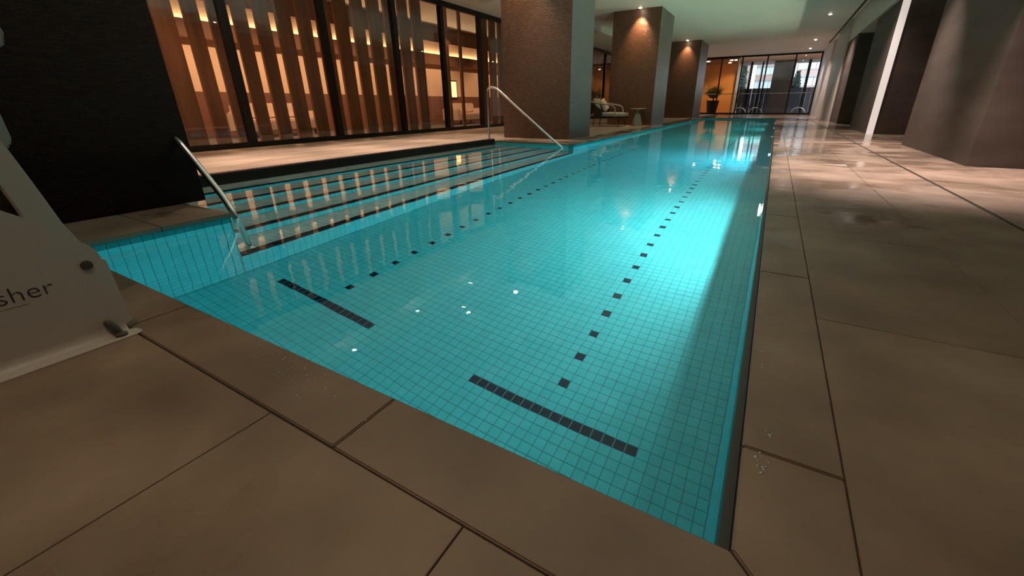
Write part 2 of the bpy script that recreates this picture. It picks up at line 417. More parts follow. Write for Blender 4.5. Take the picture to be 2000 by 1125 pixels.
rest += [c for _, c in near[300:]]; near = [c for _, c in near[:300]]
tiles_mesh('floor_tiles', rest, (1, 0, 0), (0, 1, 0), (0, 0, 1), (0, 0, PD - 0.003), 0.0007, M_tile, pf)
w = P_ - 0.0034
one = tiles_mesh('floor_tile', [(-w / 2, w / 2, -w / 2, w / 2)], (1, 0, 0), (0, 1, 0), (0, 0, 1), (0, 0, 0), 0.0007, M_tile, None, False)
proto = one.data; bpy.data.objects.remove(one)
proto_l = proto.copy(); proto_l.materials.clear(); proto_l.materials.append(M_lane)
for lst, me, nm in ((near, proto, 'floor_tile'), (lane, proto_l, 'lane_marker_tile')):
    for c in lst:
        o = bpy.data.objects.new(nm, me); COL.objects.link(o); o.parent = pf
        o.location = ((c[0] + c[1]) / 2, (c[2] + c[3]) / 2, PD - 0.003)
        if nm[0] == 'l': o['label'] = 'navy lane marking tile'
# pale joints between the tiles of the two cross bars
mb = MB()
for i0 in (-8, -39):
    for i in range(i0 + 1, i0 + 17):
        x = -0.76 + (i - 0.5) * P_; mb.box(x - 0.0024, x + 0.0024, 1.73 - 4.5 * P_ + 0.004, 1.73 - 3.5 * P_ - 0.004, PD - 0.0029, PD - 0.0016)
tag(mb.build('bar_joints', M_lgrout, pf), 'pale grout joints of the cross bars', kind='stuff')

def pool_wall(name, label, O, U, L, depth, N, top=-0.032, ph=0.0):
    """A tiled pool wall: backing plus tiles standing proud of it."""
    O = Vector(O); U = Vector(U); N = Vector(N)
    p = [O + U * a + Vector((0, 0, z)) - N * t for a in (0, L) for z in (PD - 0.05, top) for t in (0.0, 0.10)]
    x0, x1 = min(q.x for q in p), max(q.x for q in p); y0, y1 = min(q.y for q in p), max(q.y for q in p)
    w_ = bx(name, M_tgrout, x0, x1, y0, y1, PD - 0.05, top)
    tag(w_, label, 'pool wall', kind='structure')
    tiles_mesh('wall_tiles', grid_cells(0, L, -depth, top, P_, P_, ph, PD), U, (0, 0, 1), N, O, 0.0007, M_tile, w_)
    return w_
pool_wall('wall_pool_right', 'aqua tiled pool wall along the right side holding the pool lamps', (XR + 0.003, YN, 0), (0, 1, 0), YF - YN, -PD, (-1, 0, 0), top=-0.148)
pool_wall('wall_pool_left', 'aqua tiled pool wall under the near left pillar', (XL - 0.003, YN, 0), (0, 1, 0), AY0 - YN, -PD, (1, 0, 0), ph=Y0 - YN)
pool_wall('wall_pool_left', 'aqua tiled pool wall beyond the steps on the left', (XL - 0.003, AY1, 0), (0, 1, 0), YF - AY1, -PD, (1, 0, 0))
pool_wall('wall_pool_far', 'aqua tiled pool wall at the far end', (XL, YF + 0.003, 0), (1, 0, 0), XR - XL, -PD, (0, -1, 0))
pool_wall('wall_pool_near', 'aqua tiled pool wall at the near end below the coping', (XL, YN - 0.003, 0), (1, 0, 0), XR - XL, -PD, (0, 1, 0))

# steps in the alcove
NS = 5; GO = 0.352
NX = [XL - GO * k for k in range(NS)]                       # nosing positions, lowest first
NZ = [-0.905, -0.712, -0.519, -0.326, -0.133]
steps = MB()
xa = KX - 0.05
for x, z in zip(NX, NZ): steps.box(xa, x - 0.003, AY0, AY1, PD - 0.05, z - 0.003)
steps = steps.build('pool_steps', M_tgrout)
tag(steps, 'wide flight of submerged mosaic steps with black nosings in the left alcove', 'pool steps', kind='structure')
zprev = PD
for k, (x, z) in enumerate(zip(NX, NZ)):
    xb = NX[k + 1] if k + 1 < NS else KX
    tiles_mesh('riser_tiles', grid_cells(0, AY1 - AY0, zprev, z - 0.004, P_, P_, 0, zprev), (0, 1, 0), (0, 0, 1), (1, 0, 0), (x - 0.003, AY0, 0), 0.0007, M_tile, steps)
    tiles_mesh('tread_tiles', grid_cells(xb, x - 0.055, 0, AY1 - AY0, P_, P_, x - 0.055, 0), (1, 0, 0), (0, 1, 0), (0, 0, 1), (0, AY0, z - 0.003), 0.0007, M_tread, steps)
    bx('step_nosing', M_nose, x - 0.052, x + 0.002, AY0 + 0.002, AY1 - 0.002, z - 0.045, z + 0.002, steps)
    zprev = z
for yy, nn, lab in ((AY0, 1, 'near'), (AY1, -1, 'far')):
    y0, y1 = (yy - 0.10, yy - 0.003) if nn > 0 else (yy + 0.003, yy + 0.10)
    w_ = bx('wall_alcove_' + lab, M_tgrout, KX - 0.05, XL - 0.003, y0, y1, PD - 0.05, -0.032)
    tag(w_, 'tiled side wall of the step alcove at its %s end' % lab, 'pool wall', kind='structure')
    tiles_mesh('wall_tiles', grid_cells(KX, XL, PD, -0.032, P_, P_, XL, PD), (1, 0, 0), (0, 0, 1), (0, nn, 0), (0, yy - nn * 0.003, 0), 0.0007, M_tile, w_)
kerb = bx('trim_kerb', M_black, KX - 0.10, KX, AY0, AY1, -0.30, 0.04, None, bevel=0.004)
tag(kerb, 'black stone kerb edging the pale deck above the pool steps', 'kerb', kind='structure')

# water
def wgrid(name, rects):
    bm = bmesh.new()
    for (x0, x1, y0, y1) in rects:
        bm.faces.new([bm.verts.new(p) for p in ((x0, y0, WL), (x1, y0, WL), (x1, y1, WL), (x0, y1, WL))])
    bmesh.ops.remove_doubles(bm, verts=bm.verts, dist=1e-5)
    me = bpy.data.meshes.new(name); bm.to_mesh(me); bm.free()
    for p in me.polygons: p.use_smooth = True
    return link_mesh(name, me, M_water)
x_, xw_ = XL, XR + 0.001
water = wgrid('pool_water', [(x_, xw_, YN, AY0), (x_, xw_, AY0, AY1), (x_, xw_, AY1, YF), (KX + 0.0005, x_, AY0, AY1)])
tag(water, 'still clear turquoise water filling the long pool', 'water', kind='structure')
if MNEE: water.cycles.is_caustics_caster = True

# pool lamps
lens_me = None
where = ['nearest, by the bright patch of floor', 'second along, with the blue beam', 'third along the right wall', 'fourth along the right wall', 'furthest along the right wall']
for (y, c, p), wh in zip(POOL_LAMPS, where):
    t = empty('underwater_lamp', (0.045, y, -0.34))
    tag(t, 'underwater lamp in the right pool wall, ' + wh, 'lamp', 'underwater lamps along the right pool wall')
    if lens_me is None:
        a = MB().box(-0.001, 0.0, -0.12, 0.12, 0.0, 0.07).build('lens', M_plens, t)
        r_ = MB(); r_.box(-0.0301, 0.01, -0.24, 0.24, -0.045, -0.040); h_ = r_.build('lower_lip', M_trim, t)
        lens_me = (a.data, h_.data)
    else:
        for nm, me in zip(('lens', 'lower_lip'), lens_me):
            q = bpy.data.objects.new(nm, me); COL.objects.link(q); q.parent = t

# ------------------------------------------------------------------ pillars
def pillar(x0, x1, y0, y1, label, side=True):
    p = MB(); p.box(x0, x1, y0, y1, 0.0, ZC)
    o = p.build('pillar', [M_mosaic, M_mosaic_side])
    for f_ in o.data.polygons:
        if f_.normal.x > 0.9 and side: f_.material_index = 1
    tag(o, label, 'pillar', kind='structure'); return o
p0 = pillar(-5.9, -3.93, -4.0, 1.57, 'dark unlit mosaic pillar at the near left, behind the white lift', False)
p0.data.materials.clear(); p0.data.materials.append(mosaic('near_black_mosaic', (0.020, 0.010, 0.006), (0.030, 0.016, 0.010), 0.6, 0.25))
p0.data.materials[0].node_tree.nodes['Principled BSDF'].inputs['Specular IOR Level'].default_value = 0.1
pillar(-5.42, -3.77, 8.42, 9.6, 'brown mosaic pillar beside the far end of the pool steps')
pillar(-5.33, -3.73, 15.3, 17.2, 'brown mosaic pillar lit by a spot, behind the armchair')
pillar(-5.35, -3.74, 23.85, 26.3, 'furthest brown mosaic pillar, next to the end window')

# ------------------------------------------------------------------ right-hand walls
def struct(name, m, label, cat, *b):
    return tag(bx(name, m, *b), label, cat, kind='structure')
struct('wall_right', M_wall, 'broad brown stone pier of the right wall, nearest', 'wall', 2.03, 5.25, 6.74, 9.8, 0, ZC)
struct('wall_right', M_wall, 'outer brown wall to the right of the near paving', 'wall', 5.2, 5.3, -4.2, 6.74, 0, ZC)
struct('wall_right', M_wall, 'recessed brown wall between the first and second piers', 'wall', 3.0, 3.1, 9.8, 12.9, 0, ZC)
struct('wall_right', M_wall, 'second brown pier of the right wall, edged by a bright strip', 'wall', 1.96, 3.1, 12.9, 15.7, 0, 2.8)
struct('wall_right', M_wall, 'third brown pier of the right wall', 'wall', 1.92, 3.1, 18.6, 21.05, 0, 2.8)
struct('wall_right', M_wall, 'recessed brown wall between the second and third piers', 'wall', 2.9, 3.1, 15.7, 18.6, 0, 2.8)
struct('wall_right', M_pale, 'pale plaster band above the far brown piers', 'wall', 1.90, 3.1, 12.9, 21.07, 2.8, ZC)
struct('wall_right', M_pale, 'pale plaster pier washed by a downlight on the right', 'wall', 1.86, 3.1, 21.07, 25.1, 0, ZC)
struct('wall_right', M_pale, 'pale plaster recess of the right wall', 'wall', 2.35, 3.1, 25.1, 27.4, 0, ZC)
struct('wall_right', M_pale, 'pale plaster pier next to the end window', 'wall', 1.90, 3.1, 27.4, 33.0, 0, ZC)
struct('trim_1', M_reveal, 'tall narrow backlit white strip on the edge of the second pier', 'light strip', 1.955, 2.09, 12.885, 12.899, 0.0, 2.95)
struct('wall_back', M_wall, 'dark wall behind the camera', 'wall', -12.9, 5.3, -4.3, -4.2, 0, ZC)
# ceiling
ceil = MB(); ceil.box(-12.9, 5.3, -4.3, 33.4, ZC, ZC + 0.15)
ceil = ceil.build('ceiling', M_ceil); tag(ceil, 'plain pale ceiling over the pool and walks', 'ceiling', kind='structure')
struct('trim_2', M_slot, 'linear dark air slot in the ceiling by the right wall', 'air slot', 1.76, 1.83, 2.0, 28.8, ZC - 0.012, ZC)
struct('ceiling_bulkhead', M_ceil, 'lowered pale bulkhead over the timber screen', 'bulkhead', -8.7, -6.6, -4.2, 33.0, ZC - 0.22, ZC)

# ------------------------------------------------------------------ downlights
dl_me = None
def downlight(x, y, label, group, tilt=0):
    global dl_me
    t = empty('ceiling_downlight', (x, y, ZC)); tag(t, label, 'downlight', group)
    if dl_me is None:
        a = MB().lathe([(0.075, -0.012), (0.075, 0.0), (0.06, 0.0), (0.06, -0.012)][::-1]).build('trim_ring', M_trim, t, smooth=True)
        l_ = MB().lathe([(0.02, -0.030), (0.042, -0.022), (0.050, -0.013)]).build('lamp', M_lamp, t, smooth=True)
        dl_me = (a.data, l_.data)
    else:
        for nm, me in zip(('trim_ring', 'lamp'), dl_me):
            q = bpy.data.objects.new(nm, me); COL.objects.link(q); q.parent = t
    return t
downlight(1.06, 19.71, 'bright ceiling downlight over the right walk, largest of three', 'downlights over the right walk')
downlight(1.08, 26.9, 'middle ceiling downlight of three over the right walk', 'downlights over the right walk')
downlight(1.08, 30.85, 'small ceiling downlight just before the end window', 'downlights over the right walk')
downlight(-4.38, 15.10, 'ceiling spot over the armchair grazing the second pillar', 'spots before the pillars')
downlight(-4.38, 23.65, 'ceiling spot grazing the furthest pillar', 'spots before the pillars')

for x, y, ps, _ in RIGHT_LIGHTS[2:4]: downlight(x, y, 'ceiling downlight over the wet right walk, out of view above the near piers', 'downlights over the near walk')
downlight(1.25, 9.2, 'ceiling downlight over the wet right walk, out of view above the near piers', 'downlights over the near walk')
downlight(-4.95, 8.05, 'ceiling spot grazing the pillar beside the steps', 'spots before the pillars')
for y in (2.4, 4.2, 6.0, 8.0): downlight(-6.35, y, 'ceiling downlight over the pale deck, seen only as a glint in the water', 'downlights over the deck')
for x, y in ((-5.62, 6.74), (-5.30, 6.50)): downlight(x, y, 'small ceiling downlight over the step alcove, mirrored as a white glint in the pool', 'downlights over the steps')
downlight(-0.75, -0.1, 'added ceiling fitting for the fill spot over the near edge of the pool', 'added fittings over the near edge')  # fixture body added to go with the near fill spot

# ------------------------------------------------------------------ timber screen glazing on the left
win = empty('window_1', (GX, 1.0, 0)); tag(win, 'floor to ceiling black framed glazing in front of the timber fins', 'glazing', kind='structure')
bpy.context.view_layer.update()
def wpart(o):
    o.parent = win; o.matrix_parent_inverse = win.matrix_world.inverted(); return o
wpart(bx('bottom_rail', M_frame, GX - 0.08, GX, 0.5, 33.0, 0.0, 0.095))
wpart(bx('top_rail', M_frame, GX - 0.08, GX, 0.5, 33.0, ZC - 0.36, ZC - 0.2))
mull = [0.5, 2.45, 4.43, 6.35, 8.35, 10.12, 11.9, 13.8, 15.7, 17.6, 19.5, 21.5, 23.5, 26, 29, 32.9]
for y in mull: wpart(bx('mullion', M_frame, GX - 0.11, GX + 0.01, y - 0.065, y + 0.065, 0.095, ZC - 0.3))
for a, b_ in zip(mull, mull[1:]): wpart(bx('glass_pane', M_glass, GX - 0.052, GX - 0.046, a + 0.065, b_ - 0.065, 0.095, ZC - 0.36))
scr = empty('timber_screen', (-9.0, 1.0, 0)); tag(scr, 'row of tall copper brown timber fins standing behind the glazing', 'screen')
gaps = [1.2, 1.66, 2.12, 2.58, 3.05, 3.52, 3.98, 4.37, 4.78, 5.18, 5.60, 6.06, 6.51, 6.98, 7.47, 7.94, 8.45, 8.94, 9.42, 9.93]
fin_proto = {}
def fin(a, b_, t=0.075, m=M_fin):
    o = MB().box(-0.5 * t, 0.5 * t, a - 1.0, b_ - 1.0, 0.02, ZC - 0.02).build('fin', m, scr, bevel=0.006, seg=1)
for a, b_ in zip(gaps, gaps[1:]): fin(a + 0.075, b_ - 0.075)
for y in (10.9, 11.55): fin(y - 0.05, y + 0.05)
y = 12.6
while y < 24: fin(y + 0.07, y + 0.42); y += 0.52

# room behind the screen
struct('wall_left', mat('tan_plaster', (0.62, 0.42, 0.27), 0.6), 'tan back wall of the lounge behind the timber fins', 'wall', -12.5, -12.4, -4.2, 26.0, 0, ZC)
M_walnut = mat('walnut', (0.16, 0.07, 0.035), 0.45)
lw = struct('trim_3', M_walnut, 'dark walnut wainscot along the back wall of the lounge', 'wainscot', -12.4, -12.30, -4.0, 26.0, 0.0, 1.07)
struct('trim_4', mat('cream_shelf', (0.80, 0.55, 0.32), 0.5), 'cream pelmet band lit from above along the lounge wall', 'pelmet', -12.4, -12.20, -4.0, 26.0, 2.25, 2.59)
struct('trim_8', M_walnut, 'thin upstand lip along the lounge pelmet', 'lip', -12.20, -12.18, -4.0, 26.0, 2.25, 2.62)
struct('trim_5', M_walnut, 'walnut bulkhead above the lit cove of the lounge', 'bulkhead', -12.4, -12.1, -4.0, 26.0, 3.03, ZC)
struct('trim_6', mat('cove_led', (1, 1, 1), 0.5, emit=(1.0, 0.74, 0.46), estr=14.0), 'warm LED strip hidden on top of the lounge pelmet', 'LED strip', -12.33, -12.29, -4.0, 26.0, 2.592, 2.60)
struct('trim_7', mat('cream_cove', (0.85, 0.66, 0.44), 0.6), 'cream cove wall glowing above the lounge pelmet', 'cove', -12.4, -12.38, -4.0, 26.0, 2.59, 3.03)
for y in (2.0, 4.2, 6.4, 8.6, 11.0, 14.0, 18.0):
    spot('lounge_light', (-10.4, y, ZC - 0.05), (-11.2, y, 0), 190, 120, (1.0, 0.64, 0.40), 0.6, 0.05)
struct('wall_far_lounge', M_walnut, 'far end wall of the lounge behind the screen', 'wall', -12.4, -8.6, 25.9, 26.0, 0, ZC)
# lounge furniture seen between the fins
def lounge_sofa(y, label):
    t = empty('lounge_sofa', (-11.3, y, 0)); tag(t, label, 'sofa')
    Mf = mat('cream_upholstery', (0.60, 0.45, 0.34), 0.8)
    MB().box(-0.42, 0.42, -0.9, 0.9, 0.12, 0.42).build('seat', Mf, t, bevel=0.05)
    MB().box(-0.42, -0.20, -0.9, 0.9, 0.42, 0.80).build('backrest', Mf, t, bevel=0.05)
    for s in (-1, 1): MB().box(-0.42, 0.42, s * 0.9 - 0.08, s * 0.9 + 0.08, 0.12, 0.60).build('armrest', Mf, t, bevel=0.04)
    for a in (-0.36, 0.36):
        for c in (-0.8, 0.8): MB().box(a - 0.02, a + 0.02, c - 0.02, c + 0.02, 0, 0.13).build('leg', M_frame, t)
lounge_sofa(14.6, 'cream sofa behind the clear glazing left of the second pillar')
lounge_sofa(6.6, 'cream sofa half hidden behind the dark timber fins')
t = empty('wall_picture', (-12.29, 15.0, 1.35)); tag(t, 'small glowing yellow backlit picture low behind the clear glazing', 'picture')
MB().box(0, 0.03, -0.36, 0.36, -0.36, 0.36).build('frame', M_frame2, t)
MB().box(0.03, 0.035, -0.31, 0.31, -0.31, 0.31).build('panel', mat('lit_panel', (0.9, 0.7, 0.3), 0.5, emit=(1.0, 0.72, 0.28), estr=0.9), t)

# ------------------------------------------------------------------ end window and what lies beyond
YW = 33.0
w2 = empty('window_2', (-1.4, YW, 0)); tag(w2, 'wall of black framed glass closing the far end of the hall', 'window', kind='structure')
bpy.context.view_layer.update()
def w2p(o): o.parent = w2; o.matrix_parent_inverse = w2.matrix_world.inverted(); return o
w2p(bx('bottom_rail', M_frame, -9.0, 1.9, YW, YW + 0.1, 0.0, 0.10))
w2p(bx('top_rail', M_frame, -9.0, 1.9, YW, YW + 0.1, ZC - 0.10, ZC))
mx_ = [-8.9, -7.0, -5.0, -3.72, -2.47, -1.03, 0.52, 1.86]
for x in mx_: w2p(bx('mullion', M_frame, x - 0.04, x + 0.04, YW - 0.02, YW + 0.1, 0.10, ZC - 0.10))
for a, b_ in zip(mx_, mx_[1:]): w2p(bx('glass_pane', M_glass, a + 0.04, b_ - 0.04, YW + 0.04, YW + 0.046, 0.10, ZC - 0.10))
w2p(bx('handrail_bar', mat('pale_bar', (0.5, 0.48, 0.48), 0.4), -4.96, 1.82, YW + 0.11, YW + 0.15, 1.27, 1.32))
struct('wall_end', M_walnut, 'walnut end wall beside the far window', 'wall', -12.5, -9.0, YW, YW + 0.2, 0, ZC)
# amber lobby on the left of the end window
struct('wall_lobby_back', M_amber, 'amber back wall of the lobby beyond the end window', 'wall', -9.0, -2.75, 37.0, 37.1, 0, ZC)
struct('wall_lobby_right', M_amber, 'amber side wall of the lobby beyond the end window', 'wall', -2.85, -2.72, YW + 0.6, 37.0, 0, ZC)
struct('wall_lobby_left', M_amber, 'far side wall of the lobby beyond the end window', 'wall', -9.1, -9.0, YW + 0.2, 37.1, 0, ZC)
struct('floor_lobby', M_deck, 'pale floor of the lobby and covered walk beyond the end window', 'floor', -9.1, 6.0, YW + 0.1, 37.1, -0.1, 0)
struct('ceiling_lobby', M_walnut, 'brown ceiling of the lobby beyond the end window', 'ceiling', -9.1, -2.72, YW + 0.2, 37.1, 3.45, 3.6)
for x, y, p in ((-4.3, 34.2, 45), (-3.3, 35.5, 45), (-3.6, 34.4, 30)):
    spot('lobby_light', (x, y, 3.38), (x, y + 0.4, 0), p * 1.2, 130, (1.0, 0.62, 0.30), 0.5, 0.05)
lob = None
for x, y, wh in ((-4.72, 34.0, 'leftmost round'), (-3.24, 34.0, 'round middle'), (-3.52, 36.0, 'small rear'), (-2.95, 34.0, 'rightmost')):
    t = empty('lobby_downlight', (x, y, 3.45)); tag(t, wh + ' lamp in the brown lobby ceiling beyond the window', 'downlight', 'lamps in the lobby ceiling')
    if lob is None:
        l1 = MB().lathe([(0.09, -0.03), (0.11, -0.01), (0.11, 0)]).build('lamp', mat('lobby_lens', (1, 1, 1), 0.4, emit=(1, 0.8, 0.5), estr=7), t, smooth=True); lob = l1.data
    else:
        q = bpy.data.objects.new('lamp', lob); COL.objects.link(q); q.parent = t
# palm in a tall dark planter
pl = empty('potted_palm', (-4.05, 33.95, 0)); tag(pl, 'bushy palm in a tall dark planter behind the left end window', 'plant')
MB().lathe([(0.30, 0.0), (0.42, 0.86), (0.44, 0.90), (0.38, 0.90), (0.36, 0.82)], n=20).build('planter', M_pot, pl, smooth=True)
MB().tube([(0, 0, 0.8), (0.03, 0, 1.1), (0, 0.02, 1.35)], [0.05, 0.04, 0.03]).build('stem', M_pot, pl, smooth=True)
for k in range(34):
    a = k * 2.399; el = 0.55 + 0.85 * random.random(); L = 1.0 + 0.5 * random.random()
    bm = bmesh.new(); prev = None
    ca, sa = math.cos(a), math.sin(a); pts = []
    for i in range(9):
        s_ = i / 8; r_ = L * 0.66 * s_ * math.cos(el * (1 - 0.5 * s_)); z_ = 0.95 + L * (math.sin(el) * s_ - 0.35 * s_ * s_) + 0.25 * s_
        pts.append(Vector((r_ * ca, r_ * sa, z_)))
    for i in range(1, 9):
        p = pts[i]; t_ = (pts[i] - pts[i - 1]).normalized(); sd = Vector((-sa, ca, 0))
        ln = 0.36 * math.sin(PI * min(1, i / 8 + 0.12)) + 0.05
        for s in (-1, 1):
            tip = p + sd * s * ln + t_ * 0.12 + Vector((0, 0, -0.06))
            bm.faces.new([bm.verts.new(q) for q in (p - t_ * 0.035, tip, p + t_ * 0.035)])
    for i in range(8):
        a_, b_ = pts[i], pts[i + 1]; sd = Vector((-sa, ca, 0)) * 0.006
        bm.faces.new([bm.verts.new(q) for q in (a_ - sd, b_ - sd, b_ + sd, a_ + sd)])
    me = bpy.data.meshes.new('frond'); bm.to_mesh(me); bm.free(); link_mesh('frond', me, M_leaf, pl)
# outdoors
struct('ground', M_concrete, 'grey paved ground outside the end window', 'ground', -60, 60, 37.1, 220, -0.12, -0.02)
struct('pillar_outside', mat('brown_render', (0.11, 0.085, 0.075), 0.6), 'broad dull brown column just outside the end window', 'pillar', -0.62, 0.62, 34.0, 35.0, 0, 3.6)
struct('canopy', M_walnut, 'dark canopy over the walk outside the end window', 'canopy', -2.72, 6.0, 33.9, 37.0, 3.28, 3.6)
fence = empty('garden_fence', (0, 37.2, 0)); tag(fence, 'low dark boarded fence outside the end window', 'fence')
k = 0; x = -2.7
while x < 6: MB().box(x, x + 0.284, 0, 0.04, 0, 1.72).build('board', M_dark, fence); x += 0.29
for x, wd, nm in ((-2.05, 0.16, 'slim black post outside nearest the lobby wall'), (-1.35, 0.10, 'thin black post outside between two panes'), (1.30, 0.16, 'black post outside near the right pier')):
    t = struct('post', M_frame, nm, 'post', x, x + wd, 34.6, 34.75, 0, 3.28)
hoop = None
for x, wh in ((-2.25, 'left of the three'), (-1.25, 'middle of the three'), (1.25, 'on its own by the right pier')):
    t = empty('bike_hoop', (x, 34.0, 0)); tag(t, 'curved steel hoop outside the end window, ' + wh, 'bike stand', 'steel hoops outside')
    if hoop is None:
        hoop = MB().tube([(0.42 * math.cos(PI * i / 16), 0, 0.42 * math.sin(PI * i / 16)) for i in range(17)], 0.02, 8).build('hoop_tube', M_chrome, t, smooth=True).data
    else:
        q = bpy.data.objects.new('hoop_tube', hoop); COL.objects.link(q); q.parent = t
M_fpink = mat('pink_brick', (0.50, 0.36, 0.33), 0.8); M_fwin = mat('pale_curtain_glass', (0.62, 0.72, 0.72), 0.3); M_fgrey = mat('grey_spandrel', (0.30, 0.36, 0.36), 0.5)
def apartment(x0, x1, y, label, floors=6, fh=2.9):
    t = empty('apartment_building', ((x0 + x1) / 2, y, 0)); tag(t, label, 'building')
    w_ = (x1 - x0) / 2
    MB().box(-w_, w_, 0, 8, 0, floors * fh).build('wall', M_fpink, t)
    for f_ in range(floors):
        z = f_ * fh
        n_ = max(2, int((x1 - x0) / 2.4)); s = 2 * w_ / n_
        for i in range(n_):
            q = MB().box(-w_ + i * s + 0.08, -w_ + (i + 1) * s - 0.08, -0.10, 0.0, z + 0.9, z + 2.35).build('window', M_fwin, t)
            MB().box(-w_ + (i + .5) * s - 0.04, -w_ + (i + .5) * s + 0.04, -0.14, -0.09, z + 0.9, z + 2.35).build('glazing_bar', M_fgrey, q)
        MB().box(-w_, w_, -0.3, 0.0, z + 2.35, z + 2.5).build('ledge', M_fgrey, t)
apartment(-14.5, -6.4, 100, 'pale apartment block with pink brick bands, seen left of the outside column')
apartment(-5.2, -1.6, 108, 'narrow grey fronted building just left of the outside column', 6, 2.7)
apartment(2.2, 14.0, 102, 'pale apartment block with pink brick bands, seen right of the outside column')
def tree(x, y, h, r, label, cone=False):
    t = empty('tree', (x, y, 0)); tag(t, label, 'tree')
    MB().tube([(0, 0, 0), (0.1, 0, h * .5), (0, 0, h * .8)], [0.22, 0.16, 0.05], 8).build('trunk', M_pot, t)
    bm = bmesh.new()
    for i in range(700):
        u = random.random(); a = random.random() * 2 * PI
        if cone: z = h * (0.12 + 0.88 * u); rr = r * (1 - u) ** 0.8 * math.sqrt(random.random())
        else: z = h * (0.35 + 0.65 * u); rr = r * math.sin(PI * (0.1 + 0.85 * u)) * math.sqrt(random.random())
        c = Vector((rr * math.cos(a), rr * math.sin(a), z)); s = 0.16 + 0.14 * random.random()
        d1 = Vector((random.uniform(-1, 1), random.uniform(-1, 1), random.uniform(-1, 1))).normalized() * s; d2 = d1.orthogonal().normalized() * s
        bm.faces.new([bm.verts.new(q) for q in (c - d1, c - d2 * .5, c + d1, c + d2 * .5)])
    me = bpy.data.meshes.new('crown'); bm.to_mesh(me); bm.free(); link_mesh('crown', me, mat('leaf_green', (0.02, 0.035, 0.025), 0.7), t)
tree(1.15, 48, 3.3, 0.8, 'dark green shrub tree outside right of the column', True)
tree(-3.3, 47, 5.6, 0.45, 'slender bare dark tree outside left of the column', True)

# ------------------------------------------------------------------ handrails
def rail(name, pts, label, r=0.021):
    # round the corners of the poly-line
    P = [Vector(p) for p in pts]; out = [P[0]]
    for i in range(1, len(P) - 1):
        a = (P[i - 1] - P[i]); b_ = (P[i + 1] - P[i]); d = min(0.13, a.length * .45, b_.length * .45)
        p0 = P[i] + a.normalized() * d; p1 = P[i] + b_.normalized() * d
        for k in range(9):
            s = k / 8; out.append(p0 * (1 - s) ** 2 + P[i] * 2 * s * (1 - s) + p1 * s * s)
    out.append(P[-1])
    t = empty(name, P[0]); tag(t, label, 'handrail')
    q = MB().tube([p - P[0] for p in out], r, 16).build('rail_tube', M_chrome, t, smooth=True)
    for p in (P[0], P[-1]):
        MB().lathe([(0.045, 0.0), (0.045, 0.006), (r + 0.004, 0.012)], p - P[0], 20).build('foot_flange', M_chrome, t, smooth=True)
YR = 7.40
rail('stair_handrail', [(-5.14, YR, 0.04), (-5.14, YR, 1.05), (-4.93, YR, 1.03), (-3.60, YR, 0.035), (-3.42, YR, -0.08), (-3.42, YR, NZ[0])], 'polished steel handrail at the far end of the pool steps')
rail('stair_handrail', [(-5.14, 1.50, 0.04), (-5.14, 1.50, 1.05), (-4.70, 1.50, 1.08), (-3.735, 1.50, 0.316), (-3.46, 1.50, 0.075), (-3.37, 1.50, -0.06), (-3.37, 1.54, NZ[0])], 'polished steel handrail dipping into the water by the dark near pillar', 0.023)

# ------------------------------------------------------------------ armchair, cushions, side table
def soft(name, c, size, m, parent=None, rot=None, puff=0.35):
    bm = bmesh.new(); bmesh.ops.create_cube(bm, size=1)
    bmesh.ops.subdivide_edges(bm, edges=bm.edges, cuts=5, use_grid_fill=True)
    for v in bm.verts:
        x, y, z = v.co * 2
        k = (1 - x * x * 0.85) * (1 - y * y * 0.85)
        v.co.z *= (1 - puff) + puff * 1.3 * k
        v.co.x *= 1 - 0.10 * (1 - abs(y)) * (abs(x) > .9); v.co.y *= 1 - 0.10 * (1 - abs(x)) * (abs(y) > .9)
        v.co.x *= size[0]; v.co.y *= size[1]; v.co.z *= size[2]
    if rot: bmesh.ops.transform(bm, matrix=rot, verts=bm.verts)
    bmesh.ops.translate(bm, verts=bm.verts, vec=c)
    me = bpy.data.meshes.new(name); bm.to_mesh(me); bm.free()
    for p in me.polygons: p.use_smooth = True
    o = link_mesh(name, me, m, parent); md = o.modifiers.new('s', 'SUBSURF'); md.levels = 1; md.render_levels = 1
    return o
M_rope = mat('dark_woven_rope', (0.035, 0.024, 0.018), 0.8); M_cush = mat('cream_cushion', (0.50, 0.46, 0.38), 0.85); M_arm = mat('taupe_tube', (0.42, 0.34, 0.29), 0.5)
ch = empty('lounge_armchair', (-4.98, 14.45, 0)); tag(ch, 'low lounge armchair with dark woven shell and cream seat before the second pillar', 'armchair')
soft('seat_cushion', (0.12, 0, 0.37), (0.98, 0.66, 0.16), M_cush, ch)
MB().prism([(-0.50, 0.26), (0.58, 0.26), (0.62, 0.32), (-0.50, 0.33)], 'y', -0.36, 0.36).build('seat_frame', M_rope, ch, bevel=0.02)
# curved woven shell: back and two sides
bm = bmesh.new(); ring = []
for i in range(25):
    a = PI * (0.5 + i / 24); x = 0.36 * math.cos(a); y = 0.40 * math.sin(a)
    top = 0.52 + 0.30 * abs(math.cos(a)) ** 0.9
    lean = 0.28 * abs(math.cos(a))
    ring.append([bm.verts.new((x - 0.12, y, 0.28)), bm.verts.new((x - 0.12 - lean, y, top)), bm.verts.new(((x + 0.035 * -math.cos(a)) - 0.12 - lean, y * 0.93, top)), bm.verts.new(((x + 0.035 * -math.cos(a)) - 0.12, y * 0.93, 0.28))])
for a, b_ in zip(ring, ring[1:]):
    for k in range(4): bm.faces.new((a[k], b_[k], b_[(k + 1) % 4], a[(k + 1) % 4]))
bm.faces.new(ring[0]); bm.faces.new(ring[-1][::-1]); bmesh.ops.recalc_face_normals(bm, faces=bm.faces)
me = bpy.data.meshes.new('woven_shell'); bm.to_mesh(me); bm.free(); link_mesh('woven_shell', me, M_rope, ch)
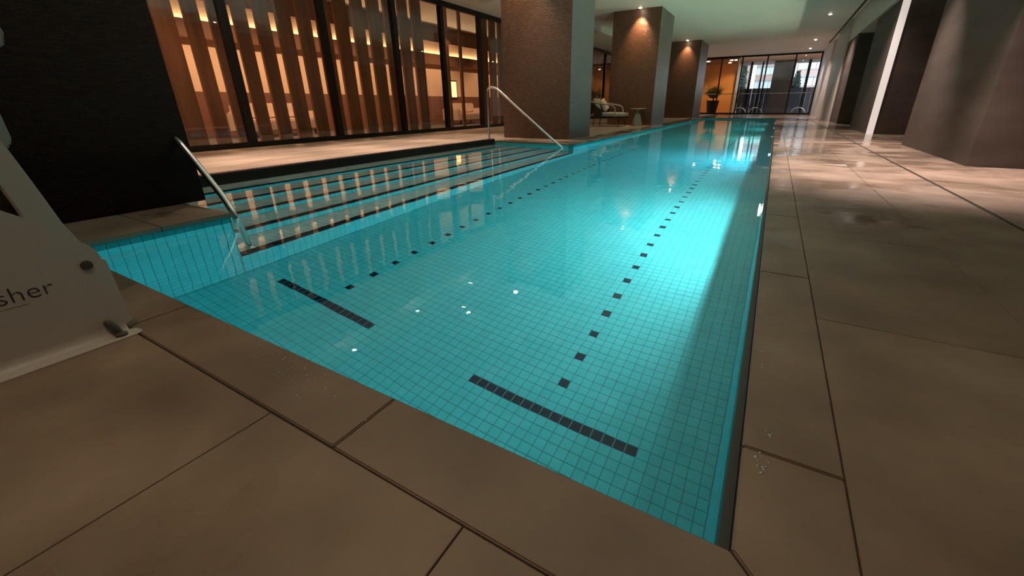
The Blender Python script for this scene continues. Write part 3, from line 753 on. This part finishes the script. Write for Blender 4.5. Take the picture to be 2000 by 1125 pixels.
for s in (-1, 1):
    MB().tube([(-0.62, s * 0.30, 0.80), (-0.40, s * 0.40, 0.76), (0.10, s * 0.42, 0.685), (0.26, s * 0.42, 0.65), (0.34, s * 0.42, 0.56), (0.36, s * 0.42, 0.30)], 0.020, 10).build('armrest', M_arm, ch, smooth=True)
for x, y in ((-0.42, -0.3), (-0.42, 0.3), (0.44, -0.33), (0.44, 0.33)):
    MB().tube([(x, y, 0.28), (x * 1.08, y * 1.1, 0.0)], [0.017, 0.011], 8).build('leg', M_rope, ch, smooth=True)
R_ = Matrix.Rotation(math.radians(62), 4, 'Y')
tag(soft('back_cushion', (-5.36, 14.36, 0.70), (0.42, 0.46, 0.12), M_cush, None, Matrix.Rotation(math.radians(68), 4, 'Y')), 'wide pale cushion against the back of the armchair', 'cushion')
tag(soft('scatter_cushion', (-5.20, 14.52, 0.69), (0.40, 0.40, 0.14), mat('cream_linen', (0.70, 0.62, 0.44), 0.85), None, Matrix.Rotation(math.radians(60), 4, 'Y') @ Matrix.Rotation(0.25, 4, 'Z')), 'bright cream scatter cushion leaning in the armchair', 'cushion')
tb = empty('side_table', (-4.13, 14.95, 0)); tag(tb, 'small pale side table with conical base and round top beside the armchair', 'side table')
M_tab = mat('pale_cast_stone', (0.42, 0.38, 0.32), 0.6)
MB().lathe([(0.19, 0.0), (0.19, 0.012), (0.085, 0.40), (0.03, 0.415), (0.03, 0.50), (0.02, 0.50)], n=28).build('base', M_tab, tb, smooth=True)
MB().lathe([(0.04, 0.50), (0.10, 0.535), (0.26, 0.552), (0.27, 0.560), (0.26, 0.567)], n=32).build('table_top', M_tab, tb, smooth=True)

# ------------------------------------------------------------------ pool lift (white) at the left edge
lift = empty('pool_lift', (-1.79, 0.1, 0)); tag(lift, 'white powder coated pool lift with grey lettering at the left edge', 'pool lift')
bpy.context.view_layer.update()
def lp(o): o.parent = lift; o.matrix_parent_inverse = lift.matrix_world.inverted(); return o
XP = -1.779
prof = [(-0.75, 0.028), (0.380, 0.028), (0.397, 0.034), (0.393, 0.253), (0.384, 0.258), (0.3835, 0.270), (0.379, 0.292), (0.366, 0.312), (0.345, 0.333), (0.322, 0.356), (0.295, 0.392), (0.262, 0.424), (0.235, 0.447), (0.16, 0.475), (-0.02, 0.52), (-0.75, 0.56)]
lp(MB().prism(prof, 'x', XP - 0.006, XP).build('side_plate', M_white, None, bevel=0.0015))
lp(MB().prism([(y, z) for y, z in prof], 'x', XP - 0.42, XP - 0.414).build('side_plate', M_white, None, bevel=0.0015))
# the foot flange folds out of the plate towards the walk
bm = MB()
fl = []
for i in range(7):
    a = PI / 2 * i / 6; fl.append((XP + 0.030 - 0.030 * math.cos(a), 0.034 - 0.030 * math.sin(a)))
sec = fl + [(XP + 0.058, 0.004), (XP + 0.058, 0.0005)] + [(XP - 0.006, 0.0005), (XP - 0.006, 0.034)]
bm.prism(sec, 'y', -0.75, 0.378)
lp(bm.build('foot_flange', M_white, None, smooth=True))
lp(MB().prism([(XP - 0.006, 0.378), (XP + 0.058, 0.378), (XP + 0.052, 0.394), (XP + 0.035, 0.402), (XP + 0.004, 0.396)], 'z', 0.0005, 0.004).build('flange_tip', M_white))
lp(bx('base_skid', M_black, XP - 0.40, XP - 0.01, -0.74, 0.36, 0.0, 0.006))
def disc(y, z, r, h, m, nm, x=XP):
    pts = [(y + r * math.cos(2 * PI * k / 28), z + r * math.sin(2 * PI * k / 28)) for k in range(28)]
    return lp(MB().prism(pts, 'x', x, x + h).build(nm, m, None, bevel=h * .35))
tag(disc(0.346, 0.250, 0.0145, 0.006, M_grey, 'pivot_cap'), 'dark round cap')
# floor anchor with its curved grey lug
lp(MB().lathe([(0.016, 0.0), (0.016, 0.008), (0.010, 0.012)], (XP + 0.028, 0.352, 0.004), 18).build('anchor_bolt', M_grey, None, smooth=True))
lp(MB().tube([(XP + 0.020, 0.352, 0.010), (XP + 0.018, 0.345, 0.030), (XP + 0.012, 0.338, 0.048), (XP + 0.002, 0.334, 0.056)], [0.010, 0.012, 0.012, 0.008], 12).build('anchor_lug', M_grey, None, smooth=True))
# inclined arm behind the plate
arm = [(0.358, 0.300), (0.304, 0.62), (0.20, 0.95), (0.05, 1.30), (-0.12, 1.30), (0.10, 0.88), (0.235, 0.63), (0.262, 0.498), (0.280, 0.30)]
lp(MB().prism([(0.372, 0.300), (0.349, 0.375), (0.327, 0.50), (0.309, 0.594), (0.290, 0.66), (0.20, 0.86), (-0.05, 1.30), (-0.16, 1.30), (0.10, 0.86), (0.225, 0.60), (0.262, 0.498), (0.272, 0.432), (0.285, 0.30)], 'x', -1.875, -1.850).build('lift_arm', M_white, None, bevel=0.004))
tag(lp(MB().prism([(0.27, 0.595), (0.310, 0.595), (0.322, 0.605), (0.329, 0.627), (0.3285, 0.69), (0.324, 0.72), (0.26, 0.90), (0.20, 0.90), (0.22, 0.62)], 'x', -1.93, -1.878).build('seat_side', M_whiteg, None, bevel=0.006)), 'grey rounded seat side')
tag(lp(MB().prism([(0.20, 0.86), (0.39, 0.864), (0.40, 0.90), (0.388, 0.955), (0.34, 1.10), (0.20, 1.10)], 'x', -1.93, -1.878).build('arm_housing', M_whiteg, None, bevel=0.004)), 'grey upper arm housing')
lp(MB().tube([(-1.99, -0.25, 0.02), (-1.99, -0.25, 1.35)], 0.05, 20).build('mast', M_white, None, smooth=True))
tag(lp(bx('mast_cover', mat('brown_inner_panel', (0.10, 0.035, 0.02), 0.6), -2.15, -1.90, -0.60, 0.27, 0.006, 0.56)), 'brown panel inside the plates')
# lettering
tx = bpy.data.curves.new('plate_lettering', 'FONT'); tx.body = 'sher'; tx.size = 0.0655; tx.extrude = 0.0003; tx.offset = -0.0009; tx.space_character = 1.0
to = bpy.data.objects.new('plate_lettering', tx); COL.objects.link(to); tx.materials.append(M_ink)
to.matrix_world = Matrix(((0, 0, 1, XP + 0.0006), (1, 0, 0, 0.148), (0, 1, 0, 0.1925), (0, 0, 0, 1)))
bpy.context.view_layer.update()
me = bpy.data.meshes.new_from_object(to.evaluated_get(bpy.context.evaluated_depsgraph_get())); mw = to.matrix_world.copy()
bpy.data.objects.remove(to)
me.transform(mw); lo_ = link_mesh('plate_lettering', me, None, None); lp(lo_); tag(lo_, 'thin grey letters reading sher')
lp(bx('underline', M_ink, XP, XP + 0.0006, 0.05, 0.205, 0.1795, 0.1803))

# ------------------------------------------------------------------ drops of water on the coping
M_drop = bpy.data.materials.new('water_drop'); M_drop.use_nodes = True
nt = M_drop.node_tree; nt.nodes.clear()
o_ = nt.nodes.new('ShaderNodeOutputMaterial'); tr = nt.nodes.new('ShaderNodeBsdfTransparent'); gs = nt.nodes.new('ShaderNodeBsdfGlossy'); mx = nt.nodes.new('ShaderNodeMixShader')
gs.inputs['Roughness'].default_value = 0.10; fw = nt.nodes.new('ShaderNodeLayerWeight'); fw.inputs['Blend'].default_value = 0.12
mx.inputs[0].default_value = 0.55; nt.links.new(tr.outputs[0], mx.inputs[1]); nt.links.new(gs.outputs[0], mx.inputs[2]); nt.links.new(mx.outputs[0], o_.inputs['Surface'])
def drops(name, spots, label):
    bm = bmesh.new()
    for x, y, r in spots:
        mtx = Matrix.Translation((x, y, 0.0002)) @ Matrix.Rotation(random.random() * 6, 4, 'Z') @ Matrix.Diagonal((r * random.uniform(.8, 1.5), r, r * 0.35, 1))
        bmesh.ops.create_icosphere(bm, subdivisions=2, radius=1, matrix=mtx)
    me = bpy.data.meshes.new(name); bm.to_mesh(me); bm.free()
    for p in me.polygons: p.use_smooth = True
    o = link_mesh(name, me, M_drop); tag(o, label, 'water drops', kind='stuff')
sp = [(random.gauss(-1.08, 0.13), min(0.55, max(0.45, random.gauss(0.515, 0.03))), random.uniform(0.0012, 0.0032)) for _ in range(70)]
drops('water_drops', sp, 'glittering water drops on the near coping')
sp = [(random.uniform(0.075, 0.15), random.uniform(1.1, 3.6), random.uniform(0.0012, 0.0035)) for _ in range(120)] + [(random.gauss(0.10, 0.01), random.gauss(0.80, 0.02), random.uniform(.0018, .004)) for _ in range(14)] + [(random.gauss(0.115, 0.006), 0.90 + random.uniform(-.01, .01), random.uniform(.0018, .004)) for _ in range(6)]
drops('water_drops', sp, 'scattered water drops along the right coping')

if MNEE:
    for o in bpy.data.objects:
        if o.type == 'MESH' and (o.name.split('.')[0] in ('ceiling', 'pillar', 'ceiling_bulkhead', 'tread_tiles', 'riser_tiles')): o.cycles.is_caustics_receiver = True
